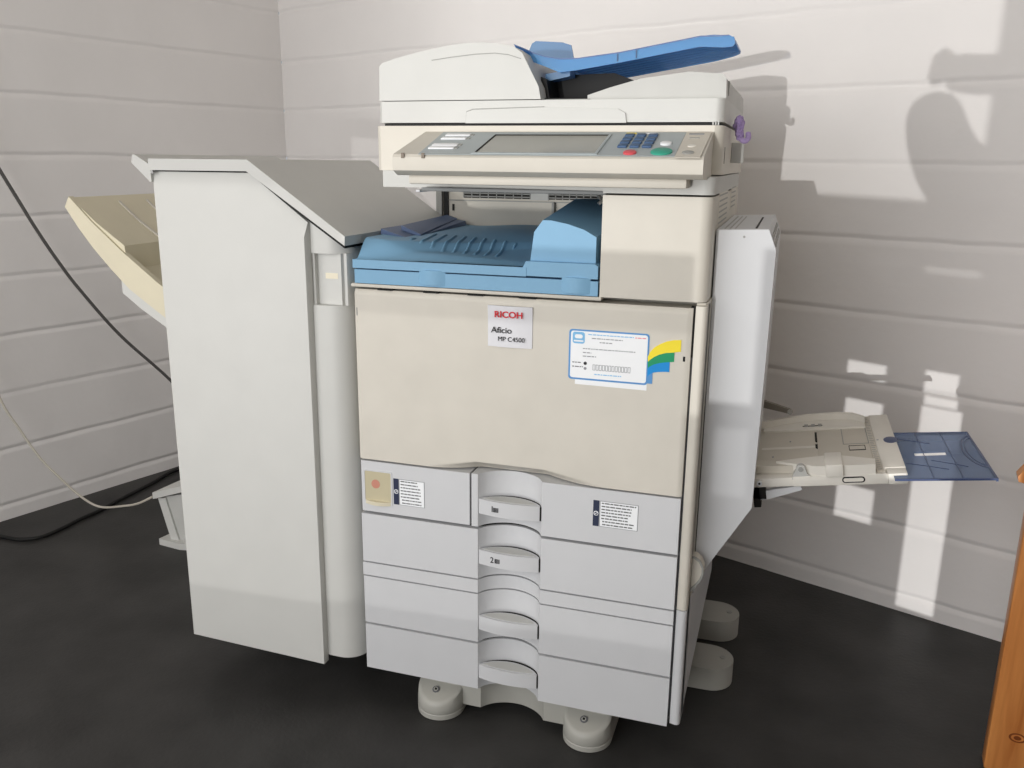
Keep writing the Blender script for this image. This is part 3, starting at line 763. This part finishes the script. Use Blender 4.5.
# ------------------------------------------------------------------ the finishing unit on the left
fin = thing('finishing_unit', 'tall white finisher cabinet with sloping top and cream tray, left of the copier', 'finisher', (-.20, .2, 0))
def fp(b, name, par=None, **k): return b.build(name, par or fin, **k)
b = B()
b.prism([(-.383, .085), (-.020, .085), (-.014, .10), (-.014, .883), (-.19, 1.010), (-.383, 1.010)], 'xz', .035, .435, FINW, .003)
b.prism([(-.383, .09), (-.075, .09), (-.075, .925), (-.19, 1.003), (-.383, 1.003)], 'xz', .002, .04, FINW, .001)
fp(b, 'cabinet')
def gapz(x): return 1.0115 if x < -.19 else 1.0115-(x+.19)*(1.0115-.8905)/(.19-.006)
b = B()      # rounded corner strip right of the door, with a grip pocket
pocket = (.786, .877)
prof = [(-.095, .0), (-.050, .0)]+arc(-.050, .0365, .0365, -80, 0, 10)+[(-.0135, .06), (-.095, .06)]
prof = [(-.095, .002), (-.078, -.002), (-.055, -.002)]+[(-.055+.0415*math.sin(math.radians(a)), .0395-.0415*math.cos(math.radians(a))) for a in range(10, 91, 10)]+[(-.0135, .07), (-.095, .07)]
b.prism(prof, 'xy', .090, pocket[0], FINW, .001)
b.prism(prof, 'xy', pocket[1], lambda p: gapz(p[0])-.003, FINW, .001)
inner = [(-.095, .012), (-.018, .012), (-.0145, .018), (-.0145, .07), (-.095, .07)]
b.prism(inner, 'xy', pocket[0], pocket[1], FINW, 0)
b.prism([(-.026, .006), (-.0135, .036), (-.0135, .07), (-.026, .07)], 'xy', pocket[0], pocket[1], FINW, .001)
b.box((-.060, .0115, .832), (-.036, .0125, .842), OPAPER, 0)
fp(b, 'corner_strip')
b = B()      # door with bevelled upper edges
inn = [(-.3852, .0865), (-.0845, .0775), (-.0825, .905), (-.186, .976), (-.3840, .9785)]
outl = [(-.3862, .0860), (-.0840, .0770), (-.0790, .9300), (-.1895, 1.0112), (-.3895, 1.0112)]
t = bmesh.new()
A_ = [t.verts.new((x, -.017, z)) for x, z in inn]; O_ = [t.verts.new((x, -.0165 if i < 2 else -.008, z)) for i, (x, z) in enumerate(outl)]
K_ = [t.verts.new((x, .0, z)) for x, z in outl]
t.faces.new(A_)
for i in range(5):
    j = (i+1) % 5
    t.faces.new((A_[i], O_[i], O_[j], A_[j])); t.faces.new((O_[i], K_[i], K_[j], O_[j]))
t.faces.new(K_[::-1])
b.add(t, FINW, .0012, 2, 12)
b.box((-.389, -.012, .086), (-.376, .0, .095), DARK, 0)
fp(b, 'door')
b = B()
top = [(-.390, 1.0135), (-.188, 1.0140), (-.004, .8935), (-.003, .9095), (-.0075, .9125), (-.185, 1.0335), (-.390, 1.0335)]
b.prism(top, 'xz', -.019, .445, FINW, .0025)
b.prism([(-.386, 1.006), (-.19, 1.0065), (-.010, .888), (-.010, .893), (-.189, 1.0145), (-.386, 1.0145)], 'xz', -.008, .43, BLACK, 0)
b.prism([(-.4245, 1.040), (-.420, 1.0405), (-.388, 1.0225), (-.388, .993), (-.392, .9935), (-.428, 1.026)], 'xz', -.017, .44, FINW, .001)
b.lathe([(.0035, 0), (.0035, .002), (.003, .003)], METAL, M=onface(-.383, -.017, 1.0105), seg=10)
fp(b, 'top_cover')
b = B(); b.box((-.030, .447, .60), (-.0165, .462, 1.0), GREY, .001); fp(b, 'rear_post')  # column of the copier's rear bay, built as a finisher part
b = B()      # cream output tray sweeping up to the left
low = [(-.700, .936), (-.672, .895), (-.640, .855), (-.602, .815), (-.560, .775), (-.500, .735), (-.40, .672)]
upp = [(-.40, .735), (-.49, .792), (-.572, .853), (-.640, .910), (-.688, .957)]
b.prism(low+upp, 'xz', .095, .108, YCREAM, .003)
b.prism(low+upp, 'xz', .407, .420, YCREAM, .003)
fl = [(-.688, .955), (-.63, .906), (-.571, .866), (-.566, .862), (-.562, .815), (-.50, .785), (-.39, .735), (-.39, .715), (-.50, .755), (-.575, .80), (-.63, .855), (-.697, .937)]
b.prism(fl, 'xz', .10, .415, YCREAM, .002)
for y in (.215, .30): 
    rl = [(-.672, .9415), (-.63, .906), (-.575, .8695)]
    b.prism([(x, z+.003) for x, z in rl]+[(x, z-.002) for x, z in rl[::-1]], 'xz', y, y+.006, CREAM2, .001)
b.prism([(-.575, .11)]+arc(-.50, .185, .075, 200, 250, 6)+[(-.39, .108), (-.39, .19), (-.56, .20)], 'xy', .790, .8235, mat('shaded cream', srgb(200, 188, 156), .5), .001) if False else None
fp(b, 'output_tray')
b = B()
b.prism([(-.582, .790), (-.582, .765), (-.54, .735), (-.39, .645), (-.39, .70), (-.50, .745)], 'xz', .100, .415, FINW, .003)
fp(b, 'tray_support')
def caster(x, y):
    bb = B()
    bb.lathe([(.030, -.011), (.034, -.008), (.034, .008), (.030, .011)], BLACK, M=Matrix.Translation((x, y, .034)) @ Matrix.Rotation(math.pi/2, 4, 'Y'), seg=28)
    bb.prism([(y-.014, .03), (y+.014, .03), (y+.024, .086), (y-.024, .086)], 'yz', x-.017, x-.013, GREY, .001)
    bb.prism([(y-.014, .03), (y+.014, .03), (y+.024, .086), (y-.024, .086)], 'yz', x+.013, x+.017, GREY, .001)
    bb.lathe([(.028, .080), (.028, .0865), (.02, .087)], GREY, M=Matrix.Translation((x, y, 0)), seg=20)
    fp(bb, 'caster')
for x in (-.31, -.10):
    for y in (.26, .38): caster(x, y)
b = B(); b.lathe([(.026, .0), (.03, .003), (.03, .014), (.012, .018), (.010, .088)], GREYW, M=Matrix.Translation((-.120, .168, 0)), seg=24); fp(b, 'levelling_foot')
b = B(); b.box((-.36, .10, .066), (-.06, .40, .086), DARK, .002); fp(b, 'underframe')

# ------------------------------------------------------------------ loose things
b = B()
b.prism([(-.872, .462), (-.80, .452), (-.70, .47), (-.70, .60), (-.85, .60)], 'xy', .0, .018, FINW, .004)
b.hull([(-.838, .470, .014), (-.812, .470, .014), (-.845, .470, .138), (-.869, .470, .134)], [(-.838, .57, .014), (-.812, .57, .014), (-.845, .57, .150), (-.869, .57, .146)], FINW, .003)
b.hull([(-.815, .476, .014), (-.70, .476, .014), (-.70, .476, .175), (-.848, .476, .140)], [(-.815, .57, .014), (-.70, .57, .014), (-.70, .57, .185), (-.848, .57, .150)], GREYW, .002)
b.prism([(-.880, .463), (-.864, .458), (-.70, .465), (-.70, .62), (-.80, .615), (-.855, .555)], 'xy', lambda p: .134+.33*(p[0]+.88), lambda p: .152+.33*(p[0]+.88), FINW, .003)
b.box((-.785, .456, .016), (-.72, .48, .045), FINW, .003)
tag(b.build('plastic_stand'), 'small white plastic stand with flat foot on the dark floor behind the tall white finisher', 'stand')
b = B(); b.tube([(-1.385, .42, 2.645), (-1.385, .42, 1.6), (-1.38, .425, .9), (-1.368, .432, .55), (-1.346, .44, .382), (-1.312, .46, .286), (-1.275, .48, .2), (-1.233, .5, .137), (-1.188, .52, .08), (-1.13, .53, .05), (-1.011, .5, .081), (-.94, .475, .108), (-.884, .466, .138)], .0032, CABLEW)
tag(b.build('cable'), 'thin cream cable sagging from the left wall to the small white stand', 'cable')
b = B(); b.tube([(-1.385, .36, 2.645), (-1.385, .37, 2.0), (-1.37, .40, 1.45), (-1.347, .452, 1.185), (-1.332, .492, 1.062), (-1.308, .556, .91), (-1.293, .595, .821), (-1.277, .637, .736), (-1.26, .682, .656), (-1.223, .781, .505), (-1.172, .915, .342), (-1.12, 1.0, .20), (-1.06, 1.03, .06), (-1.02, 1.0, .005)], .0048, CABLED)
tag(b.build('cable'), 'dark grey cable hanging slantwise in front of the left wall above the cream tray', 'cable')
b = B(); b.tube([(-1.36, -.35, .006), (-1.395, .10, .006), (-1.40, .28, .006), (-1.381, .345, .006), (-1.317, .353, .006), (-1.249, .355, .006), (-1.208, .383, .006), (-1.197, .444, .006), (-1.198, .518, .006), (-1.192, .591, .006), (-1.198, .681, .006), (-1.199, .816, .006), (-1.206, .963, .006), (-1.12, 1.1, .006)], .0055, BLACK)
tag(b.build('cable'), 'black cable lying on the floor along the foot of the left wall', 'cable')
# purple ribbon on the scanner corner
b = B()
def lump(bb, c, sc_, seed):
    t = bmesh.new(); bmesh.ops.create_icosphere(t, subdivisions=4, radius=1)
    for v in t.verts:
        n_ = v.co.normalized(); q = noise.noise(n_*2.2+Vector((seed, 0, 0)))*.35+abs(noise.noise(n_*4.5+Vector((0, seed, 0))))*-.45
        v.co = Vector(c)+Vector((n_.x*sc_[0], n_.y*sc_[1], n_.z*sc_[2]))*(1.1+q)
    bb.add(t, PURPLE)
lump(b, (.6165, .20, 1.098), (.0085, .013, .0135), 3.1)
lump(b, (.6195, .195, 1.083), (.0065, .012, .010), 8.4)
b.tube([(.619, .195, 1.080), (.624, .19, 1.073), (.630, .19, 1.072), (.6335, .195, 1.077), (.6325, .20, 1.084)], .0045, PURPLE, 10)
tag(b.build('ribbon'), 'crumpled purple cloth ribbon tucked at the right rear corner of the scanner lid', 'ribbon')
# pine upright at the right edge
b = B()
wx = Matrix.Translation((1.121, .172, 0)) @ Matrix.Rotation(PHI*.3, 4, 'Z')
b.box((0, 0, 0), (.16, .035, .86), WOOD, .003, M=wx)
for k in range(3): b.lathe([(.009-.0025*k, -.0003), (.009-.0025*k, .0002+.0002*k), (.008-.0025*k, .0003+.0002*k)], (KNOT, WOOD, KNOT)[k], M=wx @ Matrix.Translation((.043, 0, .075)) @ Matrix.Rotation(math.pi/2, 4, 'X') @ Matrix.Diagonal((1.5, 1, 1, 1)), seg=20)
po = b.build('board')
post = thing('wooden_upright', 'orange varnished pine board standing at the far right edge of the picture', 'board', (1.121, .172, 0))
po.parent = post; po.location = -post.location
b = B(); b.prism([(-.0205, .546), (-.0185, .537), (.012, .530), (.03, .530), (.03, .60), (.006, .590)], 'xz', .004, .03, WOOD, .003, M=wx)
o = b.build('bracket', post); 

# ------------------------------------------------------------------ the photographer, standing beside the camera
JK = mat('dark jacket', srgb(60, 62, 70), .8, .1); SKIN = mat('skin', srgb(206, 160, 136), .55, .3); HAIR = mat('brown hair', srgb(70, 50, 38), .7, .2); JEANS = mat('jeans', srgb(52, 62, 88), .8, .1)
def skinned(name, joints, edges, root, m, parent, sub=2):
    me = bpy.data.meshes.new(name); me.from_pydata([j[:3] for j in joints], edges, []); me.materials.append(m)
    o = bpy.data.objects.new(name, me); COL.objects.link(o)
    sk = o.modifiers.new('skin', 'SKIN'); sk.use_smooth_shade = True
    for i, j in enumerate(joints):
        v = me.skin_vertices[0].data[i]; v.radius = (j[3], j[4] if len(j) > 4 else j[3]); v.use_root = (i == root)
    sb = o.modifiers.new('smooth', 'SUBSURF'); sb.levels = sub; sb.render_levels = sub
    o.parent = parent
    if parent.type == 'EMPTY': o.location = -parent.location
    return o
per = thing('person', 'person standing beside the camera, both arms held out, shadow thrown on the right wall', 'person', (1.40, -1.62, 0))
J = [(1.40, -1.62, .90, .15, .11), (1.40, -1.62, 1.08, .14, .10), (1.40, -1.61, 1.30, .17, .11), (1.40, -1.60, 1.42, .08, .07), (1.39, -1.585, 1.50, .05), (1.385, -1.56, 1.60, .085, .1), (1.385, -1.55, 1.69, .07, .085),
     (1.22, -1.60, 1.36, .06), (1.10, -1.54, 1.08, .047), (.86, -1.50, 1.033, .044), (.775, -1.48, 1.045, .040),
     (1.57, -1.58, 1.36, .06), (1.40, -1.44, .98, .048), (1.10, -1.47, .80, .085), (.83, -1.50, .80, .092), (.768, -1.50, .92, .066), (.758, -1.48, 1.01, .052),
     (1.31, -1.62, .84, .09), (1.31, -1.60, .48, .065), (1.31, -1.63, .09, .045), (1.30, -1.52, .04, .04), (1.49, -1.62, .84, .09), (1.49, -1.60, .48, .065), (1.49, -1.63, .09, .045), (1.50, -1.52, .04, .04)]
E_ = [(0, 1), (1, 2), (2, 3), (3, 4), (4, 5), (5, 6), (2, 7), (7, 8), (8, 9), (9, 10), (2, 11), (11, 12), (12, 13), (13, 14), (14, 15), (15, 16), (0, 17), (17, 18), (18, 19), (19, 20), (0, 21), (21, 22), (22, 23), (23, 24)]
skinned('body', J, E_, 0, JK, per)
b = B(); b.lathe([(.02, .078), (.06, .07), (.09, .04), (.10, 0), (.095, -.06), (.085, -.07)][::-1], HAIR, M=Matrix.Translation((1.385, -1.575, 1.66)), seg=24)
b.build('hair', per).location = -per.location
HB = [(.80, -1.48, 1.045, .024), (.775, -1.47, 1.055, .024), (.765, -1.45, 1.075, .012), (.758, -1.435, 1.068, .010), (.768, -1.44, 1.060, .012), (.752, -1.43, 1.05, .010), (.768, -1.44, 1.045, .011), (.752, -1.43, 1.035, .010), (.770, -1.44, 1.032, .010), (.757, -1.43, 1.024, .009), (.782, -1.455, 1.078, .012), (.770, -1.445, 1.092, .010)]
skinned('hand', HB, [(0, 1), (1, 2), (2, 3), (1, 4), (4, 5), (1, 6), (6, 7), (1, 8), (8, 9), (1, 10), (10, 11)], 0, SKIN, per)

# ------------------------------------------------------------------ light
def light(name, kind, loc, energy, size=None, rot=None, color=(1, 1, 1)):
    l = bpy.data.lights.new(name, kind); l.energy = energy; l.color = color
    o = bpy.data.objects.new(name, l); COL.objects.link(o); o.location = loc
    if rot is not None: o.rotation_euler = rot
    return o
s = light('sun', 'SUN', (0, -5, .5), .93, color=(1, .985, .96)); s.data.angle = math.radians(.3)
s.rotation_euler = SUN.to_track_quat('-Z', 'Y').to_euler()
gl = light('street_glint', 'SPOT', SPOT_POS, 2000, color=(1, .99, .97))  # added spot, lights only the low wall patches
gl.rotation_euler = (P(.69, U_BACK, .30)-SPOT_POS).to_track_quat('-Z', 'Y').to_euler(); gl.data.spot_size = math.radians(6); gl.data.spot_blend = .05; gl.data.shadow_soft_size = .008
a = light('window_daylight', 'AREA', P(.35, U_FRONT+.06, 1.25), 54, color=(1, .99, .985))
a.data.shape = 'RECTANGLE'; a.data.size = 2.6; a.data.size_y = 1.7
a.rotation_euler = Vector((-SP, CP, 0)).to_track_quat('-Z', 'Y').to_euler()
wd = bpy.data.worlds.new('world'); SC.world = wd; wd.use_nodes = True
wd.node_tree.nodes['Background'].inputs['Color'].default_value = (.9, .95, 1, 1)
wd.node_tree.nodes['Background'].inputs['Strength'].default_value = .5

# ------------------------------------------------------------------ camera
cam = bpy.data.cameras.new('camera'); co = bpy.data.objects.new('camera', cam); COL.objects.link(co)
yaw, pit, rol = .3064, .2534, .0104
f0 = Vector((-math.sin(yaw), math.cos(yaw), 0)); r0 = Vector((math.cos(yaw), math.sin(yaw), 0)); u0 = Vector((0, 0, 1))
fw = f0*math.cos(pit)-u0*math.sin(pit); uu = u0*math.cos(pit)+f0*math.sin(pit)
rr = r0*math.cos(rol)+uu*math.sin(rol); u2 = uu*math.cos(rol)-r0*math.sin(rol)
co.matrix_world = Matrix(((rr.x, u2.x, -fw.x, .7127), (rr.y, u2.y, -fw.y, -1.3362), (rr.z, u2.z, -fw.z, 1.0364), (0, 0, 0, 1)))
cam.sensor_width = 36; cam.lens = 862.64/1024*36; cam.clip_start = .02
SC.camera = co
vs = SC.view_settings; vs.view_transform = 'Standard'; vs.look = 'None'; vs.exposure = 0.0; vs.gamma = 1; vs.use_curve_mapping = False
SC.cycles.use_denoising = True
SC.cycles.max_bounces = 8; SC.cycles.diffuse_bounces = 5; SC.cycles.transparent_max_bounces = 12
SC.cycles.caustics_reflective = False; SC.cycles.caustics_refractive = False
